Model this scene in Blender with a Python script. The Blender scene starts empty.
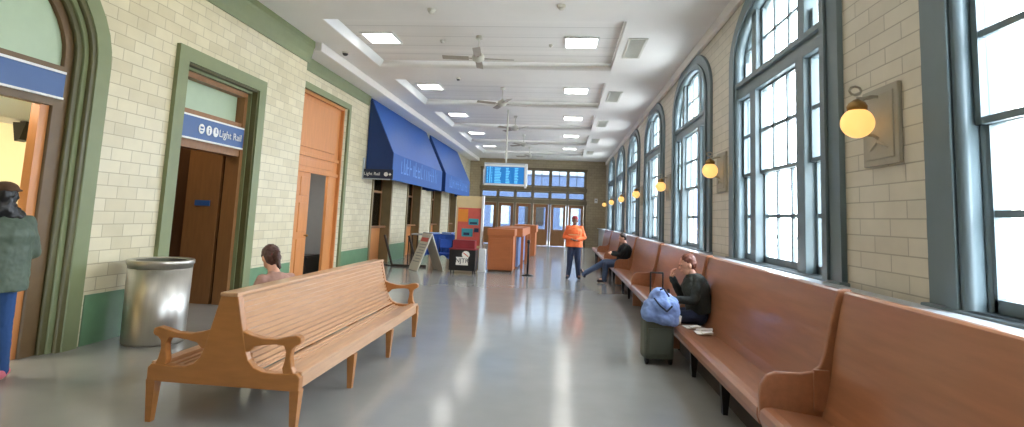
import bpy, bmesh, math, random
from mathutils import Vector, Matrix
random.seed(7)
C = bpy.context.scene.collection
SC = bpy.context.scene

# ------------------------------------------------------------------ camera
cam_d = bpy.data.cameras.new('camera'); cam = bpy.data.objects.new('camera', cam_d); C.objects.link(cam)
cam_d.sensor_fit = 'HORIZONTAL'; cam_d.sensor_width = 36.0; cam_d.lens = 36.0*540/1024
cam_d.shift_x = 0.0; cam_d.shift_y = (158.83-213.5)/1024
cam_d.clip_start = 0.05; cam_d.clip_end = 300
Rw = Matrix(((0.9948398947163092, -0.033418893550664366, 0.09579541447633275),
             (0.09164874004639295, -0.1090129066302622, -0.9898063925010439),
             (0.04352117104067522, 0.993478416344246, -0.10538758906710592)))
cam.matrix_world = Matrix.Translation((0, 0, 1.65)) @ Rw.to_4x4()
SC.camera = cam
# ------------------------------------------------------------------ exposure, world
SC.view_settings.view_transform = 'Standard'; SC.view_settings.look = 'None'
SC.view_settings.gamma = 1.0; SC.view_settings.use_curve_mapping = False
SC.view_settings.exposure = 1.52
W = bpy.data.worlds.new('world'); SC.world = W; W.use_nodes = True
bgn = W.node_tree.nodes['Background']
bgn.inputs[0].default_value = (0.84, 0.92, 1.0, 1); bgn.inputs[1].default_value = 8.0
PANEL_E = 5.0        # emission of the ceiling light panels
GLOBE_E = 0.33

def srgb(r, g, b):
    f = lambda c: (c/255/12.92) if c/255 <= 0.04045 else ((c/255+0.055)/1.055)**2.4
    return (f(r), f(g), f(b), 1)

# ------------------------------------------------------------------ materials
def base_mat(name):
    m = bpy.data.materials.new(name); m.use_nodes = True
    return m, m.node_tree, m.node_tree.nodes['Principled BSDF']
def mat(name, col, rough=0.6, metal=0.0, var=0.08, scale=6.0, bump=0.0, coat=0.0, stretch=None, spec=0.5):
    m, nt, b = base_mat(name)
    c = srgb(*col)
    tc = nt.nodes.new('ShaderNodeTexCoord'); mp = nt.nodes.new('ShaderNodeMapping')
    nt.links.new(tc.outputs['Object'], mp.inputs[0])
    if stretch: mp.inputs['Scale'].default_value = stretch
    n = nt.nodes.new('ShaderNodeTexNoise'); n.inputs['Scale'].default_value = scale; n.inputs['Detail'].default_value = 4
    nt.links.new(mp.outputs[0], n.inputs['Vector'])
    r = nt.nodes.new('ShaderNodeMix'); r.data_type = 'RGBA'
    r.inputs[6].default_value = tuple(x*(1-var*2) for x in c[:3])+(1,)
    r.inputs[7].default_value = tuple(min(1, x*(1+var*2)) for x in c[:3])+(1,)
    nt.links.new(n.outputs['Fac'], r.inputs[0]); nt.links.new(r.outputs[2], b.inputs['Base Color'])
    b.inputs['Roughness'].default_value = rough; b.inputs['Metallic'].default_value = metal
    b.inputs['Coat Weight'].default_value = coat; b.inputs['Coat Roughness'].default_value = 0.15
    b.inputs['Specular IOR Level'].default_value = spec
    if bump:
        bp = nt.nodes.new('ShaderNodeBump'); bp.inputs['Strength'].default_value = bump; bp.inputs['Distance'].default_value = 0.01
        nt.links.new(n.outputs['Fac'], bp.inputs['Height']); nt.links.new(bp.outputs[0], b.inputs['Normal'])
    return m
def tile_mat(name, axis, c1, c2, cm, bw=0.30, rh=0.15, rough=0.35, mortar=0.006):
    m, nt, b = base_mat(name)
    tc = nt.nodes.new('ShaderNodeTexCoord'); sp = nt.nodes.new('ShaderNodeSeparateXYZ'); cb = nt.nodes.new('ShaderNodeCombineXYZ')
    nt.links.new(tc.outputs['Object'], sp.inputs[0])
    nt.links.new(sp.outputs[axis], cb.inputs[0]); nt.links.new(sp.outputs['Z'], cb.inputs[1])
    br = nt.nodes.new('ShaderNodeTexBrick'); br.offset = 0.5; br.inputs['Scale'].default_value = 1.0
    br.inputs['Brick Width'].default_value = bw; br.inputs['Row Height'].default_value = rh
    br.inputs['Mortar Size'].default_value = mortar; br.inputs['Mortar Smooth'].default_value = 0.3
    br.inputs['Color1'].default_value = srgb(*c1); br.inputs['Color2'].default_value = srgb(*c2); br.inputs['Mortar'].default_value = srgb(*cm)
    br.inputs['Bias'].default_value = -0.35
    nt.links.new(cb.outputs[0], br.inputs['Vector'])
    n = nt.nodes.new('ShaderNodeTexNoise'); n.inputs['Scale'].default_value = 3.5; n.inputs['Detail'].default_value = 5
    nt.links.new(cb.outputs[0], n.inputs['Vector'])
    rp = nt.nodes.new('ShaderNodeMapRange'); rp.inputs['To Min'].default_value = 0.86; rp.inputs['To Max'].default_value = 1.1
    nt.links.new(n.outputs['Fac'], rp.inputs[0])
    mx = nt.nodes.new('ShaderNodeVectorMath'); mx.operation = 'SCALE'
    nt.links.new(br.outputs['Color'], mx.inputs[0]); nt.links.new(rp.outputs[0], mx.inputs['Scale'])
    nt.links.new(mx.outputs[0], b.inputs['Base Color'])
    b.inputs['Roughness'].default_value = rough
    bp = nt.nodes.new('ShaderNodeBump'); bp.inputs['Strength'].default_value = 0.5; bp.inputs['Distance'].default_value = 0.004; bp.invert = True
    nt.links.new(br.outputs['Fac'], bp.inputs['Height']); nt.links.new(bp.outputs[0], b.inputs['Normal'])
    return m
def emit(name, col, e):
    m, nt, b = base_mat(name); c = srgb(*col)
    b.inputs['Base Color'].default_value = c; b.inputs['Emission Color'].default_value = c; b.inputs['Emission Strength'].default_value = e
    return m
def glass_mat(name, tint=(1, 1, 1), refl=0.08):
    m = bpy.data.materials.new(name); m.use_nodes = True; nt = m.node_tree; nt.nodes.clear()
    o = nt.nodes.new('ShaderNodeOutputMaterial'); t = nt.nodes.new('ShaderNodeBsdfTransparent'); g = nt.nodes.new('ShaderNodeBsdfGlossy'); x = nt.nodes.new('ShaderNodeMixShader')
    t.inputs[0].default_value = (*tint, 1); g.inputs['Roughness'].default_value = 0.05
    x.inputs[0].default_value = refl
    nt.links.new(t.outputs[0], x.inputs[1]); nt.links.new(g.outputs[0], x.inputs[2]); nt.links.new(x.outputs[0], o.inputs[0])
    return m

M = {}
M['floor'] = mat('polished_terrazzo', (148, 147, 143), 0.15, var=0.06, scale=2.2, spec=0.55)
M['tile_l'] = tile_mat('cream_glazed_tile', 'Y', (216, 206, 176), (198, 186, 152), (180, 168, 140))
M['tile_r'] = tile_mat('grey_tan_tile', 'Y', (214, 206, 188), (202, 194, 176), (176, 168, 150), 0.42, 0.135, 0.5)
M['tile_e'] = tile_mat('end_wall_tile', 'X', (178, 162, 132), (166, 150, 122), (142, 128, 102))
M['green'] = mat('sage_green_paint', (124, 132, 94), 0.45, var=0.05)
M['green_d'] = mat('dark_green_paint', (92, 88, 54), 0.4, var=0.06)
M['green_w'] = mat('green_wainscot_tile', (104, 140, 106), 0.3, var=0.08)
M['ceil'] = mat('white_plaster', (234, 229, 224), 0.85, var=0.03, scale=1.2)
M['ctile'] = tile_mat('ceiling_tile_board', 'Y', (236, 231, 226), (230, 225, 220), (198, 192, 186), 0.6, 0.6, 0.9, 0.012)
M['oakb'] = mat('light_oak_slats', (192, 148, 110), 0.35, var=0.12, scale=5, stretch=(6, 0.6, 6), coat=0.35)
M['oake'] = mat('honey_oak_board', (168, 110, 56), 0.35, var=0.12, scale=4, stretch=(1, 5, 5), coat=0.3)
M['mahog'] = mat('red_brown_varnished_wood', (168, 112, 80), 0.34, var=0.13, scale=3.5, stretch=(5, 0.5, 5), coat=0.5)
M['wood_o'] = mat('orange_door_wood', (206, 136, 78), 0.4, var=0.08, scale=4, stretch=(5, 5, 0.6), coat=0.2)
M['wood_b'] = mat('brown_door_wood', (84, 54, 30), 0.45, var=0.12, scale=4, stretch=(5, 5, 0.6))
M['wood_f'] = mat('olive_brown_frame', (104, 80, 48), 0.45, var=0.1)
M['tcas'] = mat('olive_tan_casing', (134, 114, 78), 0.45, var=0.1)
M['wood_m'] = mat('mid_brown_wood', (140, 96, 56), 0.45, var=0.12, scale=4, stretch=(5, 5, 0.6))
M['wood_c'] = mat('counter_wood', (172, 98, 52), 0.6, var=0.08, scale=5, stretch=(0.6, 4, 4))
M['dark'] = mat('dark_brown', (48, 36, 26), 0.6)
M['blk'] = mat('black_plastic', (26, 26, 28), 0.4)
M['blkmetal'] = mat('black_metal', (34, 30, 30), 0.35, metal=0.4)
M['win'] = mat('blue_grey_window_paint', (106, 121, 126), 0.4, var=0.04)
M['shelf'] = mat('pale_window_shelf', (190, 196, 202), 0.3, var=0.05)
M['steel'] = mat('brushed_stainless_steel', (200, 197, 190), 0.36, metal=1.0, var=0.04, scale=8, stretch=(8, 8, 0.4))
M['iron'] = mat('cast_iron_plate', (164, 158, 142), 0.5, metal=0.0, var=0.1)
M['brass'] = mat('aged_brass', (150, 116, 66), 0.4, metal=0.8)
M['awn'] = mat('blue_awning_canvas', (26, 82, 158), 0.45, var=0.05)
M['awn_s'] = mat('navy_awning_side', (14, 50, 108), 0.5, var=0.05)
M['awn_t'] = mat('faded_awning_print', (104, 146, 210), 0.5)
M['sign'] = mat('blue_sign', (52, 88, 144), 0.35, var=0.04)
M['sign_d'] = mat('dark_navy_sign', (28, 38, 62), 0.35, var=0.04)
M['white'] = mat('white_paint', (232, 232, 230), 0.5, var=0.02)
M['offw'] = mat('off_white_board', (206, 202, 190), 0.6, var=0.03)
M['fanb'] = mat('tan_fan_blade', (168, 156, 142), 0.5)
M['beige'] = mat('beige_panel', (214, 190, 144), 0.6, var=0.04)
M['cream'] = mat('cream_plaster', (226, 212, 172), 0.8, var=0.03)
M['grey'] = mat('grey_plaster', (150, 152, 150), 0.8, var=0.03)
M['red_d'] = mat('dark_red_plastic', (140, 42, 50), 0.5)
M['red'] = mat('red_board', (206, 92, 80), 0.5, var=0.08)
M['orange_p'] = mat('orange_print', (226, 138, 50), 0.5)
M['teal'] = mat('teal_print', (60, 150, 160), 0.5)
M['bluecloth'] = mat('blue_tablecloth', (40, 84, 180), 0.7, var=0.1)
M['skirt'] = mat('dusty_blue_skirt', (104, 124, 164), 0.8, var=0.1)
M['paleblue'] = mat('pale_blue_paper', (150, 180, 222), 0.6, var=0.06)
M['globe'] = emit('warm_glass_globe', (255, 204, 120), GLOBE_E)
M['panel'] = emit('light_panel_diffuser', (255, 252, 244), PANEL_E)
M['screen'] = emit('departure_screen', (26, 110, 178), 0.22)
M['screen_t'] = emit('departure_screen_rows', (96, 180, 228), 0.32)
M['frost'] = mat('frosted_green_glass', (178, 196, 168), 0.25, var=0.03)
M['glass'] = glass_mat('window_glass', (0.97, 0.985, 1.0), 0.06)
M['dglass'] = glass_mat('door_glass', (0.40, 0.44, 0.48), 0.08)  # tint added to dim the overexposed outdoors behind the end glazing
M['tglass'] = glass_mat('ticket_glass', (0.5, 0.5, 0.46), 0.12)
M['skin'] = mat('skin', (220, 166, 140), 0.55, var=0.05)
M['skin_b'] = mat('brown_skin', (124, 88, 70), 0.55, var=0.05)
M['hair'] = mat('dark_brown_hair', (48, 30, 26), 0.5, var=0.2, scale=30)
M['hair_m'] = mat('auburn_brown_hair', (74, 44, 36), 0.5, var=0.2, scale=30)
M['hair_r'] = mat('reddish_brown_hair', (112, 62, 46), 0.5, var=0.2, scale=30)
M['hivis'] = mat('orange_hi_vis_jacket', (255, 118, 62), 0.7, var=0.05, bump=0.3)
M['reflect'] = mat('silver_reflective_tape', (240, 170, 120), 0.4)
M['navy'] = mat('navy_trousers', (46, 56, 82), 0.8, bump=0.2)
M['jeans'] = mat('blue_jeans', (74, 88, 116), 0.85, bump=0.2)
M['jeans_d'] = mat('dark_blue_jeans', (44, 78, 130), 0.85, bump=0.2)
M['jk_green'] = mat('charcoal_green_jacket', (50, 56, 54), 0.8, bump=0.3)
M['jk_black'] = mat('black_jacket', (26, 32, 34), 0.8, bump=0.3)
M['jk_puff'] = mat('grey_green_puffer', (84, 98, 84), 0.6, bump=0.3)
M['pinkt'] = mat('dusty_pink_top', (176, 136, 122), 0.8, bump=0.2)
M['shoe'] = mat('dark_shoe', (40, 40, 48), 0.6)
M['shoe_p'] = mat('pink_sneaker', (222, 120, 134), 0.6)
M['cap_r'] = mat('red_knit_cap', (150, 54, 62), 0.9)
M['cap_b'] = mat('brown_felt', (80, 56, 38), 0.9)
M['case'] = mat('grey_green_suitcase', (92, 98, 88), 0.6, bump=0.2)
M['bluebag'] = mat('light_blue_bag', (140, 168, 228), 0.75, var=0.1, bump=0.3)
M['paper'] = mat('white_paper', (238, 234, 226), 0.7, var=0.02)
M['ext_w'] = mat('pale_concrete', (196, 196, 190), 0.9)
M['ext_b'] = mat('blue_grey_facade', (100, 112, 138), 0.8)
M['ext_y'] = tile_mat('tan_brick_facade', 'Y', (206, 190, 140), (190, 170, 120), (150, 140, 110), 0.6, 0.3, 0.9)
M['pale_bounce_ground'] = mat('pale_bounce_ground', (205, 204, 200), 0.9)  # ground colour made pale on purpose, to bounce daylight up to the ceiling

# ------------------------------------------------------------------ mesh helpers
class MB:
    def __init__(s): s.bm = bmesh.new()
    def _xf(s, vs, mtx):
        for v in vs: v.co = mtx @ v.co
    def box(s, x0, x1, y0, y1, z0, z1, bev=0.0, mtx=None):
        r = bmesh.ops.create_cube(s.bm, size=1.0); vs = r['verts']
        for v in vs:
            v.co = Vector((x0+(v.co.x+.5)*(x1-x0), y0+(v.co.y+.5)*(y1-y0), z0+(v.co.z+.5)*(z1-z0)))
        if bev > 0:
            es = list({e for v in vs for e in v.link_edges})
            r2 = bmesh.ops.bevel(s.bm, geom=es, offset=bev, segments=2, affect='EDGES', profile=0.6)
            vs = [v for v in r2['verts']]
            vs = list(set(vs))
        if mtx is not None: s._xf(vs, mtx)
        return s
    def prism(s, pts, axis, a, b):
        """2-D outline extruded along an axis. axis 'x': pts=(y,z); 'y': pts=(x,z); 'z': pts=(x,y)"""
        def P(p, w):
            return {'x': (w, p[0], p[1]), 'y': (p[0], w, p[1]), 'z': (p[0], p[1], w)}[axis]
        A = [s.bm.verts.new(P(p, a)) for p in pts]; B = [s.bm.verts.new(P(p, b)) for p in pts]
        n = len(pts)
        s.bm.faces.new(A); s.bm.faces.new(B[::-1])
        for i in range(n): s.bm.faces.new((A[i], B[i], B[(i+1) % n], A[(i+1) % n]))
        return s
    def tube(s, p0, p1, r0, r1=None, seg=12):
        r1 = r0 if r1 is None else r1
        p0, p1 = Vector(p0), Vector(p1); d = p1-p0
        q = d.to_track_quat('Z', 'Y').to_matrix().to_4x4()
        bmesh.ops.create_cone(s.bm, cap_ends=True, segments=seg, radius1=max(r0, 1e-4), radius2=max(r1, 1e-4), depth=d.length,
                              matrix=Matrix.Translation((p0+p1)/2) @ q)
        return s
    def path(s, pts, r, seg=8):
        for a, b in zip(pts, pts[1:]): s.tube(a, b, r, seg=seg)
        for p in pts[1:-1]: s.ball(p, (r, r, r), 8)
        return s
    def ball(s, c, rad, seg=16, rot=None):
        m = Matrix.Translation(c)
        if rot is not None: m = m @ rot
        m = m @ Matrix.Diagonal((*rad, 1))
        bmesh.ops.create_uvsphere(s.bm, u_segments=seg, v_segments=max(6, seg//2+2), radius=1.0, matrix=m)
        return s
    def lathe(s, prof, c=(0, 0, 0), seg=32):
        rings = []
        for r, z in prof:
            rings.append([s.bm.verts.new((c[0]+r*math.cos(2*math.pi*i/seg), c[1]+r*math.sin(2*math.pi*i/seg), c[2]+z)) for i in range(seg)])
        for A, B in zip(rings, rings[1:]):
            for i in range(seg): s.bm.faces.new((A[i], A[(i+1) % seg], B[(i+1) % seg], B[i]))
        s.bm.faces.new(rings[0][::-1]); s.bm.faces.new(rings[-1])
        return s
    def capsule(s, a, b, ra, rb=None, seg=12):
        rb = ra if rb is None else rb
        s.tube(a, b, ra, rb, seg); s.ball(a, (ra,)*3, seg); s.ball(b, (rb,)*3, seg); return s
    def build(s, name, material, parent=None, smooth=False, bevel=0.0):
        bmesh.ops.recalc_face_normals(s.bm, faces=s.bm.faces)
        me = bpy.data.meshes.new(name); s.bm.to_mesh(me); s.bm.free(); me.materials.append(material)
        o = bpy.data.objects.new(name, me); C.objects.link(o)
        if parent is not None: o.parent = parent
        if smooth:
            for p in me.polygons: p.use_smooth = True
        if bevel > 0:
            md = o.modifiers.new('bevel', 'BEVEL'); md.width = bevel; md.segments = 2; md.limit_method = 'ANGLE'
        return o
def slab(name, outer, holes, axis, a, b, material, parent=None):
    """plate with holes; outline in (y,z) for axis x or (x,z) for axis y or (x,y) for axis z"""
    cu = bpy.data.curves.new('c', 'CURVE'); cu.dimensions = '2D'; cu.fill_mode = 'BOTH'; cu.extrude = abs(b-a)/2
    for pts in [outer]+list(holes):
        sp = cu.splines.new('POLY'); sp.points.add(len(pts)-1); sp.use_cyclic_u = True
        for i, p in enumerate(pts): sp.points[i].co = (p[0], p[1], 0, 1)
    t = bpy.data.objects.new('t', cu); C.objects.link(t)
    dg = bpy.context.evaluated_depsgraph_get(); dg.update()
    me = bpy.data.meshes.new_from_object(t.evaluated_get(dg)); bpy.data.objects.remove(t); bpy.data.curves.remove(cu)
    mid = (a+b)/2
    for v in me.vertices:
        u, w, c = v.co
        v.co = {'x': (mid+c, u, w), 'y': (u, mid+c, w), 'z': (u, w, mid+c)}[axis]
    bm = bmesh.new(); bm.from_mesh(me); bmesh.ops.remove_doubles(bm, verts=bm.verts, dist=1e-5)
    bmesh.ops.recalc_face_normals(bm, faces=bm.faces); bm.to_mesh(me); bm.free()
    me.name = name; me.materials.clear(); me.materials.append(material)
    o = bpy.data.objects.new(name, me); C.objects.link(o)
    if parent is not None: o.parent = parent
    return o
def rect(a, b, c, d): return [(a, c), (b, c), (b, d), (a, d)]
def arch(yc, half, z0, zs, rise, n=24):
    return [(yc-half, z0), (yc+half, z0)] + [(yc+half*math.cos(math.pi*i/n), zs+rise*math.sin(math.pi*i/n)) for i in range(n+1)]
def thing(name, label, cat, loc=(0, 0, 0), rz=0.0, group=None):
    o = bpy.data.objects.new(name, None); C.objects.link(o); o.empty_display_size = 0.1
    o.location = loc; o.rotation_euler = (0, 0, rz); o['label'] = label; o['category'] = cat
    if group: o['group'] = group
    return o
def tag(o, label, cat, group=None):
    o['label'] = label; o['category'] = cat
    if group: o['group'] = group
    return o
def struct(o): o['kind'] = 'structure'; return o
def senv(name, loc=(0, 0, 0)):
    o = bpy.data.objects.new(name, None); C.objects.link(o); o.location = loc; o['kind'] = 'structure'; return o
def copy_tree(o, parent=None):
    kids = [k for k in bpy.data.objects if k.parent == o]
    c = o.copy(); C.objects.link(c)
    if parent is not None: c.parent = parent
    for k in kids: copy_tree(k, c)
    return c
def clone(o, loc, label=None, rz=None):
    c = copy_tree(o); c.location = loc
    if rz is not None: c.rotation_euler = (0, 0, rz)
    if label: c['label'] = label
    return c
def text(body, size, material, name, parent, mtx, depth=0.004, align='LEFT'):
    cu = bpy.data.curves.new('t', 'FONT'); cu.body = body; cu.size = size; cu.extrude = depth/2; cu.align_x = align; cu.align_y = 'CENTER'
    t = bpy.data.objects.new('t', cu); C.objects.link(t); dg = bpy.context.evaluated_depsgraph_get(); dg.update()
    me = bpy.data.meshes.new_from_object(t.evaluated_get(dg)); bpy.data.objects.remove(t)
    me.transform(mtx); me.name = name; me.materials.clear(); me.materials.append(material)
    o = bpy.data.objects.new(name, me); C.objects.link(o); o.parent = parent
    return o
def words(body, size, material, parent, org, u, v):
    x = 0.0; u = Vector(u)
    for w in body.split():
        o = text(w, size, material, 'lettering', parent, basis(Vector(org)+u*x, u, v))
        ps = [(vv.co-Vector(org)).dot(u) for vv in o.data.vertices]; x = max(ps)+size*.3
def basis(org, u, v):
    u, v = Vector(u).normalized(), Vector(v).normalized(); w = u.cross(v)
    return Matrix.Translation(org) @ Matrix((u, v, w)).transposed().to_4x4()

LX, FX, RX, CZ, YE, YB = -5.3, -5.6, 2.5, 5.05, 32.0, -3.6
P = 4.3
# ================================================================== SETTING
struct(MB().box(-9.6, 3.0, YB-.2, YE+.3, -0.2, 0).build('floor', M['floor']))
# ---- ceiling with recessed coffers
coffers = [(9.1+P*k, 12.25+P*k) for k in range(-3, 5)] + []
holes = [rect(-4.45, 1.0, a, b) for a, b in coffers]
struct(slab('ceiling', rect(FX-.6, RX+.5, YB-.2, YE+.3), holes, 'z', CZ, CZ+.18, M['ceil']))
for k, (a, b) in enumerate(coffers):
    c = MB().box(-4.55, 1.1, a-.1, b+.1, CZ+.18, CZ+.24)
    o = struct(c.build('ceiling', M['ctile'])); o.name = 'ceiling_recess'
    # splayed white side of the recess and thin shadow lip
    m = MB().prism([(-4.455, CZ+.012), (-4.36, CZ+.172), (-4.455, CZ+.172)], 'y', a, b)
    struct(m.build('trim_%d' % (k+1), M['white']))
# ---- right wall with seven arched openings
wc = [2.29]+[2.37+P*k for k in range(1, 7)]
struct(slab('wall_right', rect(YB-.2, YE+.3, 0, CZ+.1), [arch(c, 1.5, 1.14, 4.0, .86) for c in wc], 'x', RX, RX+.45, M['tile_r']))
def make_window(yc):
    r = senv('window_1', (0, yc, 0))
    sl = lambda n, o, h, a, b, m=M['win']: slab(n, o, h, 'x', a, b, m, r)
    cas = sl('window_casing', arch(0, 1.62, 1.12, 4.0, .94), [arch(0, 1.30, 1.2, 4.0, .66)], RX-.05, RX+.08)
    bead = sl('window_casing', arch(0, 1.42, 1.12, 4.0, .76), [arch(0, 1.33, 1.2, 4.0, .68)], RX-.08, RX-.05)
    rev = sl('window_reveal', arch(0, 1.50, 1.14, 4.0, .86), [arch(0, 1.28, 1.2, 4.0, .64)], RX+.08, RX+.22)
    m = MB()
    for s in (-1, 1): m.box(RX-.01, RX+.16, s*.72-.10, s*.72+.10, 1.16, 3.5, .01); m.box(RX+.01, RX+.16, s*.72-.085, s*.72+.085, 3.5, 4.60, .01)
    m.build('mullion', M['win'], r)
    m = MB().box(RX-.01, RX+.16, -1.32, 1.32, 3.46, 3.66, .015); m.box(RX-.05, RX+.1, -1.32, 1.32, 3.62, 3.69, .01); m.build('transom_bar', M['win'], r)
    MB().box(RX-.09, RX+.36, -1.66, 1.66, 1.08, 1.2, .015).build('window_sill', M['win'], r)
    def top(y): return 4.0+.66*math.sqrt(max(0, 1-(y/1.30)**2))
    def sash(y0, y1, cols):
        m = MB()
        for z0, z1, x in ((1.2, 2.38, RX+.10), (2.34, 3.48, RX+.055)):
            zm = (z0+z1)/2
            m.box(x, x+.045, y0, y0+.05, z0, z1); m.box(x, x+.045, y1-.05, y1, z0, z1)
            m.box(x, x+.045, y0, y1, z0, z0+(.08 if z0 < 2 else .045)); m.box(x, x+.045, y0, y1, z1-.045, z1)
            m.box(x+.008, x+.038, y0, y1, zm-.022, zm+.022)
            for i in range(1, cols):
                yy = y0+(y1-y0)*i/cols; m.box(x+.008, x+.038, yy-.022, yy+.022, z0, z1)
        m.build('sash', M['win'], r)
        x = RX+.08; m = MB()
        zt = min(top(y0), top(y1), 4.6) if cols == 1 else 4.62
        m.box(x, x+.045, y0, y0+.05, 3.6, zt); m.box(x, x+.045, y1-.05, y1, 3.6, zt); m.box(x, x+.045, y0, y1, 3.62, 3.72)
        m.box(x+.008, x+.038, y0, y1, 4.14, 4.172)
        for i in range(1, cols):
            yy = y0+(y1-y0)*i/cols; m.box(x+.008, x+.038, yy-.022, yy+.022, 3.6, 4.64)
        m.build('fanlight', M['win'], r)
    sash(-.63, .63, 3); sash(-1.30, -.81, 1); sash(.81, 1.30, 1)
    sl('glass_pane', arch(0, 1.29, 1.2, 4.0, .65), [], RX+.150, RX+.156, M['glass'])
    return r
w0 = make_window(wc[0])
for i, c in enumerate(wc[1:]):
    w = copy_tree(w0); w.location = (0, c, 0); w.name = 'window_%d' % (i+2)
struct(MB().box(RX, RX+.45, YB-.2, YB, 0, CZ+.3).build('wall_back_return', M['tile_r'])).name = 'trim_30'
struct(MB().box(-9.6, RX+.45, YB-.2, YB, 0, CZ+.1).build('wall_back', M['tile_l']))
# long ledge between the benches and the windows
m = MB().box(2.06, RX-.06, YB, YE, 1.12, 1.18, .01); m.box(2.14, 2.2, YB, YE, 0, 1.12)
struct(m.build('trim_20', M['shelf']))
struct(MB().box(RX-.07, RX, YB, YE, 4.86, CZ, .02).build('trim_21', M['ceil']))
# ---- left wall, nearer part that stands forward
PYc, PA = 3.75, 1.9
portal_out = arch(PYc, PA, 0, 3.15, 1.42)
struct(slab('wall_left', rect(YB-.2, 10.3, -.12, CZ+.1), [arch(PYc, PA-.14, -.06, 3.15, 1.30), rect(6.9, 8.72, -.06, 3.62)], 'x', LX-.42, LX, M['tile_l']))
# ---- left wall, farther part
tw = [(15.45, 17.35), (19.1, 21.0), (22.75, 24.6), (26.45, 28.2)]
struct(slab('wall_left', rect(10.3, YE+.3, -.12, CZ+.1), [rect(10.75, 13.25, -.06, 4.22)]+[rect(a, b, -.06, 2.95) for a, b in tw], 'x', FX-.4, FX, M['tile_l']))
struct(MB().box(LX-.42, LX-.0, 10.3, 10.36, 0, CZ).build('trim_22', M['tile_l']))
# crown bands
def crown(name, x, y0, y1, capend=True):
    m = MB().prism([(x, 4.60), (x+.03, 4.60), (x+.04, 4.68), (x+.06, 4.74), (x+.09, 4.9), (x+.11, 4.94), (x+.11, CZ), (x, CZ)], 'y', y0, y1)
    return struct(m.build(name, M['green']))
crown('trim_23', LX, 5.9, 10.42); crown('trim_24', LX, YB, 1.7)
crown('trim_25', FX, 10.3, 14.7)
m = MB().box(FX, FX+.55, 10.42, YE, 4.86, CZ, .02); struct(m.build('trim_26', M['ceil']))
# wainscot
m = MB()
m.box(LX-.01, LX+.015, 5.72, 6.68, 0, .56); m.box(LX-.01, LX+.015, 8.86, 10.31, 0, .56); m.box(LX-.01, LX+.015, YB, 1.7, 0, .56)
struct(m.build('baseboard_left', M['green_w']))
m = MB(); e = [10.36, 10.7]+[13.42]+[v for t in tw for v in t]+[YE]
m.box(FX-.01, FX+.015, 10.36, 10.7, 0, .56)
ys = [13.42, 15.45, 17.35, 19.1, 21.0, 22.75, 24.6, 26.45, 28.2, YE]
for a, b in zip(ys[0::2], ys[1::2]): m.box(FX-.01, FX+.015, a, b, 0, .56)
struct(m.build('baseboard_left', M['green_w']))

# ---- portal (arched doorway at far left)
r = senv('door_1')
slab('door_casing', arch(PYc, PA, -.12, 3.15, 1.42), [arch(PYc, PA-.18, -.06, 3.15, 1.26)], 'x', LX-.02, LX+.05, M['green'], r)
slab('door_casing', arch(PYc, PA-.16, -.12, 3.15, 1.28), [arch(PYc, PA-.23, -.06, 3.15, 1.21)], 'x', LX-.06, LX+.03, M['green_d'], r)
slab('door_casing', arch(PYc, PA-.22, -.12, 3.15, 1.22), [arch(PYc, PA-.28, -.06, 3.15, 1.16)], 'x', LX-.08, LX-.02, M['green'], r)
slab('door_casing', arch(PYc, PA-.27, -.12, 3.15, 1.17), [arch(PYc, PA-.34, -.06, 3.15, 1.10)], 'x', LX-.12, LX-.05, M['green_d'], r)
slab('door_frame', arch(PYc, PA-.33, -.12, 3.15, 1.11), [arch(PYc, PA-.43, 3.04, 3.15, 1.01), rect(PYc-PA+.50, PYc+PA-.50, -.06, 2.6)], 'x', LX-.2, LX-.10, M['wood_f'], r)
slab('transom_pane', arch(PYc, PA-.42, 3.0, 3.15, 1.02), [], 'x', LX-.16, LX-.15, M['frost'], r)
MB().box(LX-.14, LX-.08, PYc-PA+.42, PYc+PA-.42, 2.70, 2.96).build('sign_band', M['sign'], r)
m = MB().box(LX-.15, LX-.07, PYc-PA+.42, PYc+PA-.42, 2.955, 2.98); m.box(LX-.15, LX-.07, PYc-PA+.42, PYc+PA-.42, 2.68, 2.702); m.build('sign_border', M['white'], r)
MB().box(LX-.24, LX-.14, PYc+PA-.60, PYc+PA-.49, 0, 2.6).build('door_jamb', M['wood_o'], r)
# room behind the portal
m = MB(); m.box(-9.6, -9.45, -1, 6.6, 0, 3.4); m.box(-9.6, LX-.42, 6.5, 6.6, 0, 3.4); m.box(-9.6, LX-.42, -1.1, -1, 0, 3.4); m.box(-9.6, LX-.42, -1.1, 6.6, 3.4, 3.5)
struct(m.build('wall_side_room', M['cream']))
m = MB().box(-6.75, -6.2, 2.2, 6.45, 2.50, 2.74, .02)
h = tag(m.build('light_housing', M['white']), 'long white ceiling light box hanging inside the arched doorway', 'light')
m = MB().prism([(-6.35, 2.48), (-6.18, 2.48), (-6.24, 2.28), (-6.3, 2.26)], 'y', 5.60, 5.72); m.box(-6.3, -6.23, 5.64, 5.7, 2.44, 2.5)
tag(m.build('wall_speaker', M['blk']), 'small black wedge-shaped speaker under the header of the arched doorway', 'speaker')
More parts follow.
